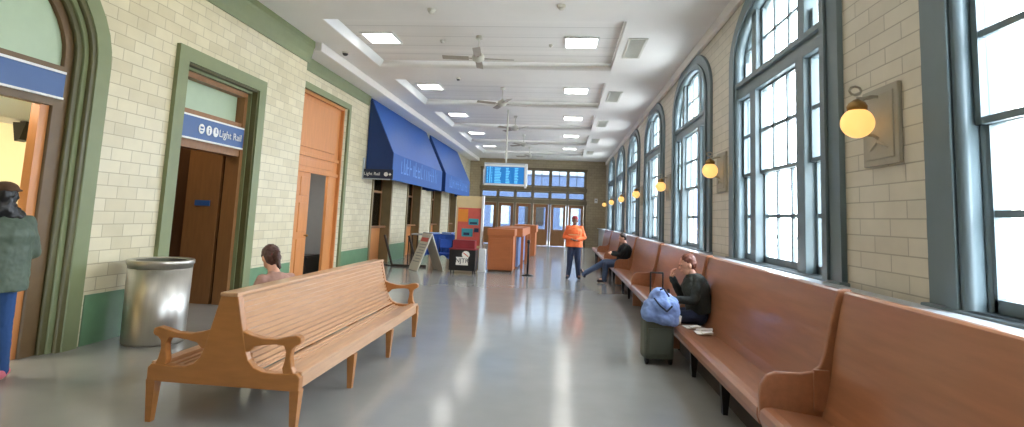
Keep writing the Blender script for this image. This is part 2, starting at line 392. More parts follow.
# ---- door with Light Rail sign
r = senv('door_2')
def casing(name, y0, y1, zt, w, x0, x1, m):
    slab(name, rect(y0, y1, 0, zt), [rect(y0+w, y1-w, -1+1.0001, zt-w)] if False else [], 'x', x0, x1, m, r)
def uframe(name, y0, y1, zt, w, x0, x1, m, r):
    pts = [(y0, 0), (y0+w, 0), (y0+w, zt-w), (y1-w, zt-w), (y1-w, 0), (y1, 0), (y1, zt), (y0, zt)]
    return MB().prism(pts, 'x', x0, x1).build(name, m, r)
uframe('door_casing', 6.70, 8.88, 3.80, .20, LX-.01, LX+.06, M['green'], r)
uframe('door_casing', 6.86, 8.72, 3.64, .07, LX-.1, LX+.03, M['green_d'], r)
uframe('door_casing', 6.90, 8.70, 3.60, .07, LX-.3, LX-.06, M['green'], r)
uframe('door_frame', 6.95, 8.65, 3.55, .10, LX-.36, LX-.12, M['wood_m'], r)
m = MB().box(LX-.34, LX-.14, 7.0, 8.6, 2.93, 3.0); m.box(LX-.34, LX-.14, 7.0, 8.6, 2.44, 2.56); m.box(LX-.34, LX-.12, 7.0, 8.6, 2.54, 2.94); m.build('door_frame', M['wood_m'], r)
MB().box(LX-.28, LX-.26, 7.0, 8.6, 3.0, 3.46).build('transom_pane', M['frost'], r)
s = tag(MB().box(LX-.12, LX-.09, 7.03, 8.56, 2.58, 2.90).build('sign_board', M['sign']), 'blue Light Rail sign with three round white icons above the brown doorway', 'sign')
m = MB().box(LX-.13, LX-.085, 7.03, 8.56, 2.895, 2.92); m.box(LX-.13, LX-.085, 7.03, 8.56, 2.56, 2.585); m.build('sign_border', M['white'], s)
B = basis((LX-.085, 0, 0), (0, 1, 0), (0, 0, 1))
words('Light Rail', .16, M['white'], s, (LX-.082, 7.90, 2.735), (0, 1, 0), (0, 0, 1))
for i, yy in enumerate((7.49, 7.66, 7.82)):
    ic = MB().prism([(yy+.065*math.cos(t*math.pi/8), 2.74+.075*math.sin(t*math.pi/8)) for t in range(16)], 'x', LX-.088, LX-.080).build('icon', M['white'], s)
    g = MB()
    if i == 0: g.box(LX-.08, LX-.077, yy-.032, yy+.032, 2.745, 2.775); g.box(LX-.08, LX-.077, yy-.032, yy+.032, 2.705, 2.725)
    elif i == 1: g.box(LX-.08, LX-.077, yy-.008, yy+.008, 2.69, 2.75); g.box(LX-.08, LX-.077, yy-.012, yy+.012, 2.765, 2.79)
    else: g.box(LX-.08, LX-.077, yy-.008, yy+.008, 2.73, 2.79); g.box(LX-.08, LX-.077, yy-.008, yy+.03, 2.725, 2.74)
    g.build('symbol', M['sign'], ic)
# vestibule behind door_2
m = MB(); m.box(-7.7, LX-.42, 8.62, 8.72, 0, 3.6); m.box(-7.8, -7.7, 6.7, 8.72, 0, 3.6); m.box(-7.8, LX-.42, 6.7, 6.8, 0, 3.6); m.box(-7.8, LX-.42, 6.7, 8.72, 3.6, 3.7)
struct(m.build('wall_vestibule', M['wood_b']))
m = MB(); m.box(-6.3, LX-.42, 8.55, 8.625, 0, 2.6); struct(m.build('trim_27', M['wood_m']))
r3 = senv('door_3')
MB().box(-7.70, -7.64, 6.95, 8.5, 0, 2.3, .01).build('door_leaf', M['wood_b'], r3)
m = MB()
for yy in (7.1, 7.8):
    for z0, z1 in ((.25, 1.0), (1.15, 2.1)): m.box(-7.65, -7.625, yy, yy+.55, z0, z1, .01)
m.build('door_panel', M['wood_b'], r3); MB().ball((-7.59, 8.36, 1.0), (.035,)*3).build('door_knob', M['brass'], r3, True)
s = MB().box(-6.12, -5.86, 8.53, 8.55, 1.60, 1.69).build('wall_sign', M['sign']); tag(s, 'small blue plaque on the wood panel inside the brown doorway', 'sign')
# ---- orange wooden door bay
r = senv('door_4')
uframe('door_casing', 10.62, 13.42, 4.34, .14, FX-.02, FX+.05, M['green'], r)
uframe('door_frame', 10.72, 13.28, 4.22, .08, FX-.25, FX-.05, M['wood_o'], r)
x = FX-.18
MB().box(x, x+.05, 10.76, 13.24, 2.45, 4.2).build('overdoor_board', M['wood_o'], r)
m = MB().box(x+.04, x+.075, 10.85, 12.95, 2.98, 4.02, .012); m.box(x+.04, x+.09, 10.76, 13.24, 2.78, 2.86, .01); m.box(x+.04, x+.09, 10.76, 13.24, 2.42, 2.5, .01); m.box(x+.04, x+.06, 10.9, 12.9, 2.56, 2.72, .01)
m.build('overdoor_panel', M['wood_o'], r)
lf = MB().box(x-.01, x+.045, 10.8, 11.82, 0, 2.45, .005).build('door_leaf', M['wood_o'], r)
m = MB()
for yy in (10.9, 11.36):
    for z0, z1 in ((.2, .95), (1.1, 1.75), (1.9, 2.32)): m.box(x+.03, x+.065, yy, yy+.36, z0, z1, .014)
m.build('raised_panel', M['wood_o'], lf)
MB().tube((x+.04, 11.72, 1.02), (x+.1, 11.72, 1.02), .012).ball((x+.11, 11.72, 1.02), (.03,)*3).build('door_knob', M['brass'], lf, True)
MB().box(x-.02, x+.05, 12.75, 13.22, 0, 2.45, .005).build('door_jamb', M['wood_o'], r)
m = MB(); m.box(-7.6, -7.5, 10.5, 14.6, 0, 3); m.box(-7.6, FX-.4, 14.5, 14.6, 0, 3); m.box(-7.6, FX-.4, 10.4, 10.5, 0, 3); m.box(-7.6, FX-.4, 10.4, 14.6, 3.0, 3.1)
struct(m.build('wall_office', M['grey']))
tag(MB().box(-6.55, -6.2, 12.9, 13.7, .0, .42, .02).box(-6.53, -6.22, 12.92, 13.68, .42, .45).build('storage_bin', M['blk']), 'low black bin inside the half-open orange doorway', 'bin')
# ---- ticket windows
for i, (a, b) in enumerate(tw):
    r = senv('window_%d' % (8+i))
    pts = [(a, 0), (a+.12, 0), (a+.12, 2.83), (b-.12, 2.83), (b-.12, 0), (b, 0), (b, 2.95), (a, 2.95)]
    MB().prism(pts, 'x', FX-.38, FX+.03).build('window_casing', M['tcas'], r)
    MB().box(FX-.34, FX-.28, a+.1, b-.1, 0, 1.12).build('wood_apron', M['wood_o'], r)
    m = MB().box(FX-.4, FX-.1, a+.1, b-.1, 1.10, 1.16, .01); m.build('counter_ledge', M['wood_m'], r)
    m = MB()
    m.box(FX-.33, FX-.28, a+.12, a+.2, 1.16, 2.85); m.box(FX-.33, FX-.28, b-.2, b-.12, 1.16, 2.85); m.box(FX-.33, FX-.28, (a+b)/2-.03, (a+b)/2+.03, 1.16, 2.85); m.box(FX-.33, FX-.28, a+.12, b-.12, 2.2, 2.27)
    m.build('sash', M['wood_m'], r)
    MB().box(FX-.31, FX-.30, a+.15, b-.15, 1.16, 2.85).build('glass_pane', M['tglass'], r)
m = MB(); m.box(-8.1, -8.0, 14.8, 30, 0, 3.2); m.box(-8.1, FX-.4, 14.7, 14.8, 0, 3.2); m.box(-8.1, FX-.4, 30, 30.1, 0, 3.2); m.box(-8.1, FX-.4, 14.7, 30.1, 3.2, 3.3)
struct(m.build('wall_ticket_office', M['wood_m']))
# ---- end wall with glazed front
ds = [-4.86+1.03*i for i in range(7)]
holes = []
for i in range(6):
    a, b = ds[i]+.06, ds[i+1]-.08
    holes += [rect(a, b, 3.50, 4.40), rect(a, b, 2.78, 3.12), rect(a+.0, b-.0, -.06, 2.42)]
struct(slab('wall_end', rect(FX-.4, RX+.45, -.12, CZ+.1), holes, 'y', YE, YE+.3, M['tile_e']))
M['endf'] = mat('bronze_brown_frame', (116, 102, 76), 0.5)
for i in range(6):
    a, b = ds[i]+.06, ds[i+1]-.08; r = senv('window_%d' % (12+i))
    slab('window_frame', rect(a-.04, b+.04, 3.46, 4.44), [rect(a+.02, b-.02, 3.52, 4.38)], 'y', YE-.05, YE+.1, M['endf'], r)
    slab('window_frame', rect(a-.04, b+.04, 2.74, 3.16), [rect(a+.02, b-.02, 2.80, 3.10)], 'y', YE-.05, YE+.1, M['endf'], r)
    m = MB().box((a+b)/2-.015, (a+b)/2+.015, YE+.02, YE+.05, 3.52, 4.38); m.box(a, b, YE+.02, YE+.05, 4.08, 4.105); m.build('muntin', M['endf'], r)
    m = MB().box(a, b, YE+.06, YE+.066, 3.5, 4.4); m.box(a, b, YE+.06, YE+.066, 2.78, 3.12); m.build('glass_pane', M['dglass'], r)
    r = senv('door_%d' % (5+i))
    slab('door_leaf', rect(a+.01, b-.01, 0.01, 2.42), [rect(a+.16, b-.16, .95, 2.25)], 'y', YE+.03, YE+.09, M['wood_m'], r)
    MB().box(a+.14, b-.14, YE+.055, YE+.06, .94, 2.26).build('glass_pane', M['dglass'], r)
    MB().tube((a+.2, YE, .98), (b-.2, YE, .98), .018).build('push_bar', M['steel'], r)
m = MB().box(ds[0]-.1, ds[-1]+.1, YE-.08, YE+.02, 4.44, 4.56, .01); m.box(ds[0]-.1, ds[-1]+.1, YE-.08, YE+.02, 3.2, 3.42, .01); m.box(ds[0]-.1, ds[-1]+.1, YE-.08, YE+.02, 2.46, 2.70, .01)
for d in ds: m.box(d-.06, d+.05, YE-.07, YE+.02, 0, 4.44)
struct(m.build('trim_28', M['endf']))
# ================================================================== OUTSIDE
struct(MB().box(-60, 60, -30, 90, -.6, -.25).build('ground', M['pale_bounce_ground']))
def facade(name, label, x0, x1, y0, y1, h, m, axis):
    t = thing(name, label, 'building', ((x0+x1)/2, (y0+y1)/2, -.25))
    ox, oy = (x0+x1)/2, (y0+y1)/2
    MB().box(x0-ox, x1-ox, y0-oy, y1-oy, 0, h).build('wall', m, t)
    MB().box(x0-ox-.15, x1-ox+.15, y0-oy-.15, y1-oy+.15, h, h+.25).build('parapet', M['ext_w'], t)
    if axis == 'y':
        n = int((x1-x0)/3)
        for i in range(n):
            for zz in ((1.2, 2.9),) + (((4.2, 5.4),) if h > 6 else ()):
                MB().box(x0-ox+.8+i*3, x0-ox+2.4+i*3, y0-oy-.06, y0-oy+.05, zz[0], zz[1]).build('window', M['dark' if i % 3 == 0 else 'shelf'], t)
    else:
        n = int((y1-y0)/4)
        for i in range(n):
            MB().box(x0-ox-.06, x0-ox+.05, y0-oy+1+i*4, y0-oy+2.8+i*4, 1.3, 3.2).build('window', M['ext_w'], t)
    return t
facade('building', 'long blue-grey building seen through the end windows', -22, 16, 47, 55, 5.6, M['ext_b'], 'y')
facade('building', 'low tan brick building outside the nearest right window', 13, 20, -6, 9, 4.2, M['ext_y'], 'x')
t = thing('platform_railing', 'low grey railing outside the tall right windows', 'railing', (9, 14, -.25))
MB().box(-.04, .04, -8, 24, 1.45, 1.6).build('top_rail', M['grey'], t); MB().box(-.04, .04, -8, 24, 1.1, 1.17).build('lower_rail', M['grey'], t)
for i in range(17): MB().box(-.04, .04, -8+i*2-.04, -8+i*2+.04, 0, 1.45).build('post', M['grey'], t)
# ================================================================== CEILING FITTINGS
def make_light():
    t = thing('ceiling_light', '', 'ceiling light')
    slab('frame', rect(-.35, .35, -.35, .35), [rect(-.31, .31, -.31, .31)], 'z', -.035, 0.0, M['white'], t)
    MB().box(-.31, .31, -.31, .31, -.02, -.01).build('diffuser', M['panel'], t)
    return t
L0 = make_light(); first = True
ords = ['nearest', 'second nearest', 'third nearest', 'fourth nearest', 'fifth nearest', 'sixth nearest']
for side, x, y in (('right', .275, 10.75), ('left', -3.86, 10.6)):
    for k in range(-3, 5):
        lab = ('square ceiling light panel in the %s row, %s in view' % (side, ords[k] if k >= 0 else '')) if k >= 0 else 'square ceiling light panel in the %s row, overhead behind the viewer' % side
        if first: L0.location = (x, y+4.2*k, CZ+.18); L0['label'] = lab; o = L0; first = False
        else: o = clone(L0, (x, y+4.2*k, CZ+.18), lab)
        o['group'] = 'square ceiling light panels'
def make_vent():
    t = thing('ceiling_vent', '', 'vent')
    slab('frame', rect(-.18, .18, -.62, .62), [rect(-.14, .14, -.58, .58)], 'z', -.02, 0, M['offw'], t)
    m = MB()
    for i in range(18): m.box(-.14, .14, -.57+i*.065, -.545+i*.065, -.015, -.005)
    m.build('grille', M['offw'], t); MB().box(-.15, .15, -.59, .59, -.004, -.001).build('backing', M['grey'], t)
    return t
V0 = make_vent(); V0.location = (1.31, 10.55, CZ)
for k in range(5):
    o = V0 if k == 0 else clone(V0, (1.31, 10.55+P*k, CZ))
    o['label'] = 'rectangular ceiling air vent on the right soffit, %s' % (ords[k] if k < 4 else 'farthest'); o['group'] = 'vents along the right soffit'
def make_fan():
    t = thing('ceiling_fan', '', 'ceiling fan')
    m = MB().tube((0, 0, 0), (0, 0, -.36), .016); m.lathe([(.07, -.06), (.06, 0)], (0, 0, 0), 16); m.build('down_rod', M['offw'], t)
    MB().lathe([(.04, -.54), (.11, -.51), (.13, -.44), (.11, -.38), (.03, -.33)], (0, 0, 0), 20).build('motor', M['offw'], t, True)
    for i in range(4):
        a = i*math.pi/2+.1; mt = Matrix.Rotation(a, 4, 'Z') @ Matrix.Rotation(.2, 4, 'X')
        b = MB().box(.12, .20, -.02, .02, -.475, -.46, mtx=Matrix.Rotation(a, 4, 'Z')); b.box(.19, .72, -.075, .075, -.008, .002, .003, mtx=Matrix.Translation((0, 0, -.465)) @ mt)
        b.build('blade', M['fanb'], t)
    return t
F0 = make_fan(); F0.location = (-1.78, 10.45, CZ+.18)
for k, yy in enumerate((10.45, 14.8, 19.1, 23.4, 27.7)):
    o = F0 if k == 0 else clone(F0, (-1.78, yy, CZ+.18), rz=.3*k)
    o['label'] = 'white four-blade ceiling fan, %s' % (ords[k]+' in view' if k < 4 else 'farthest down the hall'); o['group'] = 'ceiling fans'
def dome(name, x, y, z, m, label, rr=.07):
    t = thing(name, label, 'camera' if 'camera' in name else 'detector', (x, y, z))
    MB().lathe([(rr, -.03), (rr*1.05, -.01), (rr*1.05, 0)], (0, 0, 0), 20).build('base', M['offw'], t)
    MB().lathe([(rr*.15, -.03-rr*.75), (rr*.55, -.03-rr*.6), (rr*.85, -.03-rr*.25), (rr*.88, -.028)], (0, 0, 0), 20).build('dome', m, t, True)
dome('security_camera', -4.83, 11.1, CZ, M['blk'], 'black dome security camera on the left soffit above the orange door')
dome('security_camera', -2.72, 13.15, CZ, M['blk'], 'small black dome camera on the ceiling beam beyond the nearest fan', .05)
dome('smoke_detector', -2.3, 8.6, CZ, M['offw'], 'white round detector on the ceiling beam, left of centre')
dome('smoke_detector', -.12, 8.4, CZ, M['offw'], 'white round detector on the ceiling beam, above the nearest right light')
dome('smoke_detector', -.35, 10.95, CZ+.18, M['offw'], 'white round detector beside the nearest right ceiling light', .04)
dome('smoke_detector', -2.6, 10.75, CZ+.18, M['offw'], 'white round detector left of the nearest ceiling fan', .05)
# departures board
t = thing('departures_board', 'hanging blue departures screen in a pale frame on a ceiling pole', 'screen', (-1.84, 17.0, 2.6))
MB().tube((0, .06, .74), (0, .06, CZ-2.6+.0), .03).build('pole', M['offw'], t)
m = MB().box(-.68, .70, 0, .14, 0, .72, .01); m.build('housing', M['shelf'], t)
MB().box(-.62, .60, -.012, 0, .06, .60).build('screen', M['screen'], t)
m = MB().box(-.66, .66, -.03, 0, .60, .66); m.box(-.66, .66, -.03, 0, .0, .055); m.box(.62, .69, -.03, 0, -.06, .7); m.build('bezel', M['white'], t)
m = MB()
for j in range(10):
    z = .55-j*.05
    for x0, x1 in ((-.58, -.54), (-.44, -.41), (-.34, -.12), (0.02, .16), (.30, .44)):
        w = random.uniform(.6, 1)*(x1-x0); m.box(x0, x0+w, -.016, -.012, z-.017, z+.012)
m.box(-.50, -.47, -.016, -.012, .07, .59)
m.build('listing_rows', M['screen_t'], t)
# ================================================================== WALL LAMPS
def make_lamp():
    t = thing('wall_lamp', '', 'wall lamp')
    m = MB().box(-.035, 0, -.24, .24, -.33, .29, .01); m.box(-.045, -.03, -.19, .19, -.28, .24, .008); m.build('back_plate', M['iron'], t)
    m = MB()
    pts = [(-.05, 0, -.12)]
    for i in range(13):
        a = i/12*math.pi*1.15; pts.append((-.08-.13*math.sin(a)*1.0, 0, .06-.16*math.cos(a)))
    m.path(pts, .012)
    sc = [(-.10-.0+.045*math.cos(a/8*2*math.pi)-.11, 0, .26+.035*math.sin(a/8*2*math.pi)) for a in range(8)]; m.path(sc+[sc[0]], .009)
    m.path([(-.03, 0, .22), (-.12, 0, .20), (-.2, 0, .2)], .012); m.path([(-.04, -.12, -.2), (-.06, 0, -.15), (-.04, .12, -.2)], .01)
    m.build('scroll_arm', M['iron'], t)
    MB().lathe([(.02, .19), (.06, .16), (.075, .13), (.07, .10)], (-.2, 0, 0), 20).build('cap', M['brass'], t, True)
    MB().ball((-.2, 0, 0), (.119, .119, .119), 28).build('globe', M['globe'], t, True)
    return t
Lp = make_lamp(); Lp.location = (RX, 4.45, 2.5)
for k in range(7):
    o = Lp if k == 0 else clone(Lp, (RX, 4.45+P*k, 2.5))
    o['label'] = 'glowing amber globe wall lamp on right wall, %s' % (ords[k] if k < 6 else 'farthest down the hall'); o['group'] = 'globe lamps between the arched windows'
# ================================================================== RIGHT BENCHES
BL = 3.45
seat_prof = [(1.40, .30), (1.38, .36), (1.385, .41), (1.41, .43), (1.46, .435), (1.62, .415), (1.76, .40), (1.80, .40), (1.80, .36), (1.62, .375), (1.46, .385), (1.44, .30)]
back_prof = [(1.78, .39), (1.815, .48), (1.84, .62), (1.87, .85), (1.91, 1.08), (1.935, 1.20), (1.94, 1.225), (1.96, 1.235), (2.0, 1.235), (2.01, 1.22), (2.0, 1.2), (1.97, 1.08), (1.93, .85), (1.90, .62), (1.87, .42), (1.83, .34), (1.78, .34)]
end_prof = [(1.42, .02), (1.42, .28), (1.39, .35), (1.385, .50), (1.40, .58), (1.44, .64), (1.50, .665), (1.66, .665), (1.74, .68), (1.79, .72), (1.82, .80), (1.86, 1.0), (1.90, 1.18), (1.92, 1.235), (1.95, 1.25), (2.005, 1.25), (2.015, 1.2), (1.99, .95), (1.99, .02)]
def make_bench():
    t = thing('waiting_bench', '', 'bench')
    sh = lambda pts: [(x-1.4, z) for x, z in pts]
    MB().prism(sh(seat_prof), 'y', .06, BL).build('seat', M['mahog'], t, bevel=.004)
    MB().prism(sh(back_prof), 'y', .06, BL).build('backrest', M['mahog'], t, bevel=.004)
    MB().prism(sh(end_prof), 'y', .02, .06).build('end_panel', M['mahog'], t, bevel=.01)
    m = MB().box(.34, .44, .0, .022, .43, .70, .004); m.build('end_stile', M['mahog'], t)
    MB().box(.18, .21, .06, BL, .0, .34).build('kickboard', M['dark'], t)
    for yy in (BL*.33, BL*.66):
        MB().prism([(.06, 0), (.10, 0), (.12, .2), (.3, .32), (.3, .36), (.05, .36), (.04, .30)], 'y', yy-.03, yy+.03).build('leg', M['blkmetal'], t)
    return t
B0 = make_bench(); B0.location = (1.4, .53, 0)
blab = ['long red-brown wooden wall bench, empty, filling the lower right corner', 'red-brown wall bench with white papers on it where the man eats', 'red-brown wall bench beyond the man with the suitcase, empty', 'red-brown wall bench, third past the nearest, just before the reclining man',
        'red-brown wall bench on which the man in black stretches his legs', 'red-brown wall bench just past the stretched-out man', 'farthest red-brown wall bench near the end wall']
for k in range(7):
    o = B0 if k == 0 else clone(B0, (1.4, .53+BL*k, 0))
    o['label'] = blab[k]; o['group'] = 'wooden benches along the right wall'
# ================================================================== LEFT DOUBLE BENCH
t = thing('double_bench', 'long back-to-back slatted oak bench with scrolled arms in the foreground', 'bench', (-2.475, 3.95, 0)); t.scale = (.95, 1, 1)
YL = 3.34
def end_board(y0, y1, n='end_board'):
    pts = [(-.63, .31), (-.63, .41), (-.60, .43), (-.30, .43)]
    half = [(.60, .43), (.55, .43), (.535, .47), (.525, .53), (.53, .58), (.565, .615), (.60, .63), (.615, .66), (.60, .69), (.56, .70), (.50, .685), (.40, .665), (.28, .672), (.20, .70), (.165, .70)]
    # outer top contour of arm then back up to crest; inner U cut handled by separate outline
    m = MB()
    m.prism([(-.63, .30), (.63, .30), (.63, .40), (.60, .43), (.42, .42), (.32, .425), (.25, .45), (.20, .50), (.175, .56), (.16, .62), (.155, .64), (.07, .965), (-.07, .965), (-.155, .64), (-.16, .62), (-.175, .56), (-.20, .50), (-.25, .45), (-.32, .425), (-.42, .42), (-.60, .43), (-.63, .40)], 'y', y0, y1)
    for s in (-1, 1):
        arm = [(.13, .71), (.20, .685), (.30, .665), (.42, .665), (.52, .69), (.58, .70), (.615, .685), (.62, .655), (.605, .635), (.575, .625), (.548, .60), (.54, .54), (.555, .47), (.58, .425), (.49, .42), (.48, .46), (.495, .52), (.50, .58), (.48, .62), (.42, .625), (.32, .615), (.24, .60), (.2, .56), (.16, .56)]
        m.prism([(s*x, z) for x, z in arm], 'y', y0+.004, y1-.004)
    return m.build(n, M['oake'], t, bevel=.008)
end_board(0, .07); end_board(YL-.07, YL)
# crest rail, seat and back slats
MB().box(-.075, .075, -.01, YL+.01, .955, .985, .01).build('top_rail', M['oakb'], t)
for s in (-1, 1):
    m = MB(); n = 13
    for i in range(n):
        u = i/(n-1); z = .425+u*.487; xx = .235-.16*u-.015*math.sin(u*math.pi)
        m.box(min(s*(xx-.02), s*xx), max(s*(xx-.02), s*xx), .06, YL-.06, z, z+.0345, .004)
    m.prism([(s*.15, .42), (s*.205, .42), (s*.13, .65), (s*.06, .95), (s*.03, .95)], 'y', .065, YL-.065)
    m.build('backrest', M['oakb'], t)
    m = MB()
    for i in range(8):
        u = i/7; xx = .225+u*.30; z = .425-.035*math.sin(u*math.pi)
        if i == 0: z = .44
        m.box(min(s*xx, s*(xx+.042)), max(s*xx, s*(xx+.040)), .06, YL-.06, z-.02, z, .004)
    m.box(min(s*.2, s*.56), max(s*.2, s*.56), .065, YL-.065, .36, .375)
    m.box(min(s*.53, s*.63), max(s*.53, s*.63), .04, YL-.04, .405, .435, .008)
    m.build('seat', M['oakb'], t)
    MB().box(min(s*.59, s*.615), max(s*.59, s*.615), .05, YL-.05, .31, .405, .004).build('apron', M['oakb'], t)
    for k, yy in enumerate((.04, YL/3, 2*YL/3, YL-.04)):
        x = s*.595
        m = MB(); q = []
        for (z, h) in ((0, .022), (.31, .038)):
            q.append([m.bm.verts.new((x+a*h, yy+b*h, z)) for a, b in ((-1, -1), (1, -1), (1, 1), (-1, 1))])
        m.bm.faces.new(q[0][::-1]); m.bm.faces.new(q[1])
        for i in range(4): m.bm.faces.new((q[0][i], q[0][(i+1) % 4], q[1][(i+1) % 4], q[1][i]))
        m.build('leg', M['oake'], t)
MB().box(-.6, .6, YL/3-.02, YL/3+.02, .31, .38).box(-.6, .6, 2*YL/3-.02, 2*YL/3+.02, .31, .38).build('cross_rail', M['oake'], t)
MB().box(-.02, .02, .06, YL-.06, .38, .95).build('centre_board', M['oake'], t)
# ================================================================== TRASH CAN
t = thing('trash_can', 'round brushed steel trash can beside the brown doorway', 'trash can', (-4.76, 6.16, 0))
MB().lathe([(.315, 0), (.325, .03), (.335, .86)], (0, 0, 0), 48).build('body', M['steel'], t, True)
MB().lathe([(.335, .86), (.338, .90), (.350, .91), (.352, .945), (.345, .955), (.31, .957), (.27, .945), (.26, .9)], (0, 0, 0), 48).build('rim', M['steel'], t, True)
MB().lathe([(.255, .70), (.258, .945)], (0, 0, 0), 32).build('liner', M['blk'], t)
# ================================================================== AWNINGS
def awning(y0, y1, label):
    t = thing('awning', label, 'awning', (FX, y0, 2.52)); L = y1-y0; z = lambda a: a-2.52
    prof = [(0.02, 4.84), (.06, 4.84), (.80, 3.28), (.80, 2.52), (.77, 2.52), (.77, 3.26), (.05, 4.76), (.02, 4.76)]
    MB().prism([(x, z(h)) for x, h in prof], 'y', .02, L-.02).build('canopy', M['awn'], t)
    for ya in (0, L-.02):
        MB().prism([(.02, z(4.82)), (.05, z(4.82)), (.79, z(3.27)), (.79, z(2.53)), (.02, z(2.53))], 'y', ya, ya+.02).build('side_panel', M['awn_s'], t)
    return t
a1 = awning(14.8, 21.1, 'blue sloped awning over the ticket windows, the nearer of two')
a2 = awning(21.75, 27.6, 'blue sloped awning over the ticket windows, the farther of two')
rng = random.Random(3)
for a, L in ((a1, 6.3), (a2, 5.85)):     # worn, unreadable pale lettering on the valance
    m = MB(); y = .8
    while y < L-.9:
        w = rng.uniform(.12, .24); m.box(.80, .806, y, y+.05, .24, .24+rng.choice((.36, .48)))
        if rng.random() < .6: m.box(.80, .806, y, y+w, .24, .29)
        if rng.random() < .6: m.box(.80, .806, y+w, y+w+.05, .24, .58)
        if rng.random() < .5: m.box(.80, .806, y, y+w, .44, .49)
        y += w+rng.choice((.12, .12, .2))
    m.build('lettering', M['awn_t'], a)
t = thing('hanging_sign', 'dark navy projecting Light Rail sign under the corner of the blue awning', 'sign', (-5.6, 14.62, 2.55))
MB().box(-.02, .88, -.02, .02, -.02, .24).build('sign_board', M['sign_d'], t)
MB().box(-.0, .04, -.03, .03, -.03, .55).box(.0, .8, -.012, .012, -.05, -.02).build('bracket', M['shelf'], t)
words('Light Rail', .125, M['white'], t, (.05, -.024, .105), (1, 0, 0), (0, 0, 1))
MB().prism([(.685+.06*math.cos(i*math.pi/8), .105+.06*math.sin(i*math.pi/8)) for i in range(16)], 'y', -.026, -.02).build('icon', M['white'], t)
MB().prism([(.84, .105), (.79, .15), (.79, .12), (.765, .12), (.765, .09), (.79, .09), (.79, .06)], 'y', -.026, -.02).build('arrow', M['white'], t)
# ================================================================== CENTRE ITEMS
# wooden counter, front cabinet and long one behind
t = thing('counter', 'orange-brown wooden front counter with an overhanging top, beside the black cart', 'counter', (-1.78, 16.0, 0))
MB().box(-.37, .38, 0, .7, .06, 1.14, .01).build('cabinet', M['wood_c'], t)
MB().box(-.40, .41, -.03, .8, 1.06, 1.26, .01).build('counter_top', M['wood_c'], t)
MB().box(-.35, .36, .03, .68, 0, .06).build('plinth', M['wood_b'], t)
m = MB().box(-.31, .32, -.008, .005, .14, .98, .004); m.build('front_panel', M['wood_c'], t)
t = thing('counter', 'long orange-brown counter running back from the front one, with blue skirt beneath', 'counter', (-1.78, 17.3, 0))
MB().box(-.38, .55, 0, 4.2, 1.0, 1.27, .01).build('counter_top', M['wood_c'], t)
MB().box(.35, .42, .1, 4.1, .05, 1.02).build('side_skirt', M['skirt'], t)
MB().box(-.35, .35, .02, .1, 0, 1.02).build('end_board', M['wood_c'], t)
for yy in (.15, 2.1, 4.1): MB().box(.5, .58, yy-.04, yy+.04, 0, 1.02).build('post', M['wood_c'], t)
t = thing('counter', 'small wooden counter section farthest back near the doors', 'counter', (-1.62, 23.2, 0))
MB().box(-.4, .55, 0, 1.6, 1.0, 1.3, .01).build('counter_top', M['wood_c'], t); MB().box(-.35, .5, .05, 1.55, 0, 1.0).build('cabinet', M['wood_c'], t)
def stanchion(x, y, label):
    t = thing('stanchion', label, 'stanchion', (x, y, 0))
    MB().lathe([(.17, 0), (.17, .015), (.05, .04), (.03, .05)], (0, 0, 0), 28).build('base', M['blkmetal'], t, True)
    MB().tube((0, 0, .04), (0, 0, .93), .03, seg=16).build('post', M['blkmetal'], t, True)
    MB().lathe([(.03, .9), (.042, .91), (.042, .99), (.03, 1.0)], (0, 0, 0), 16).build('belt_head', M['blk'], t, True)
stanchion(-.92, 15.5, 'black belt stanchion in front of the long wooden counter')
stanchion(-1.95, 20.0+.0, 'black belt stanchion behind the wooden counters') if False else None
# black cart
t = thing('promo_cart', 'low black cart on casters with a red top and a white NJTR emblem', 'cart', (-2.72, 15.0, 0))
MB().box(-.37, .37, 0, .5, .09, .66, .015).build('body', M['blk'], t)
MB().box(-.38, .38, -.01, .51, .66, .69, .01).build('top', M['red_d'], t)
for sx in (-.31, .31):
    for sy in (.07, .43): MB().tube((sx-.015, sy, .04), (sx+.015, sy, .04), .04, seg=16).box(sx-.02, sx+.02, sy-.02, sy+.02, .05, .1).build('caster', M['blkmetal'], t)
e = MB().box(-.17, .17, -.006, 0, .24, .46).build('emblem', M['paper'], t)
text('NJTR', .17, M['blk'], 'lettering', e, basis((0, -.008, .36), (1, 0, 0), (0, 0, 1)), align='CENTER')
MB().prism([(.10+.11*math.cos(i*math.pi/10), .53+.10*math.sin(i*math.pi/10)) for i in range(20)], 'y', -.009, -.002).build('emblem_disc', M['paper'], t)
mt = Matrix.Translation((.1, -.011, .53)) @ Matrix.Rotation(.6, 4, 'Y')
MB().box(-.09, .09, -.002, .002, -.012, .012, mtx=mt).build('emblem_stripe', M['red'], t)
# display board
t = thing('display_board', 'tall red and orange poster display with beige header and white edge', 'display', (-2.78, 16.25, 0))
MB().box(-.42, .36, 0, .1, .0, 2.2, .01).build('back_panel', M['beige'], t)
MB().box(.36, .42, -.05, .12, 0, 2.22, .005).build('side_edge', M['white'], t)
MB().box(-.36, .34, -.012, 0, .72, 1.84).build('poster', M['red'], t)
m = MB().box(-.35, -.05, -.02, -.012, 1.42, 1.80); m.build('orange_print', M['orange_p'], t)
m = MB().box(-.02, .28, -.03, -.012, 1.33, 1.52); m.box(-.22, .12, -.03, -.012, .98, 1.22); m.build('teal_print', M['teal'], t)
m = MB().box(.02, .24, -.04, -.03, 1.36, 1.42); m.box(-.16, .02, -.04, -.03, 1.02, 1.1); m.box(.16, .3, -.04, -.03, 1.12, 1.24); m.build('dark_print', M['navy'], t)
t = thing('display_pedestal', 'short white pedestal between the display board and the wooden counter', 'pedestal', (-2.285, 15.8, 0))
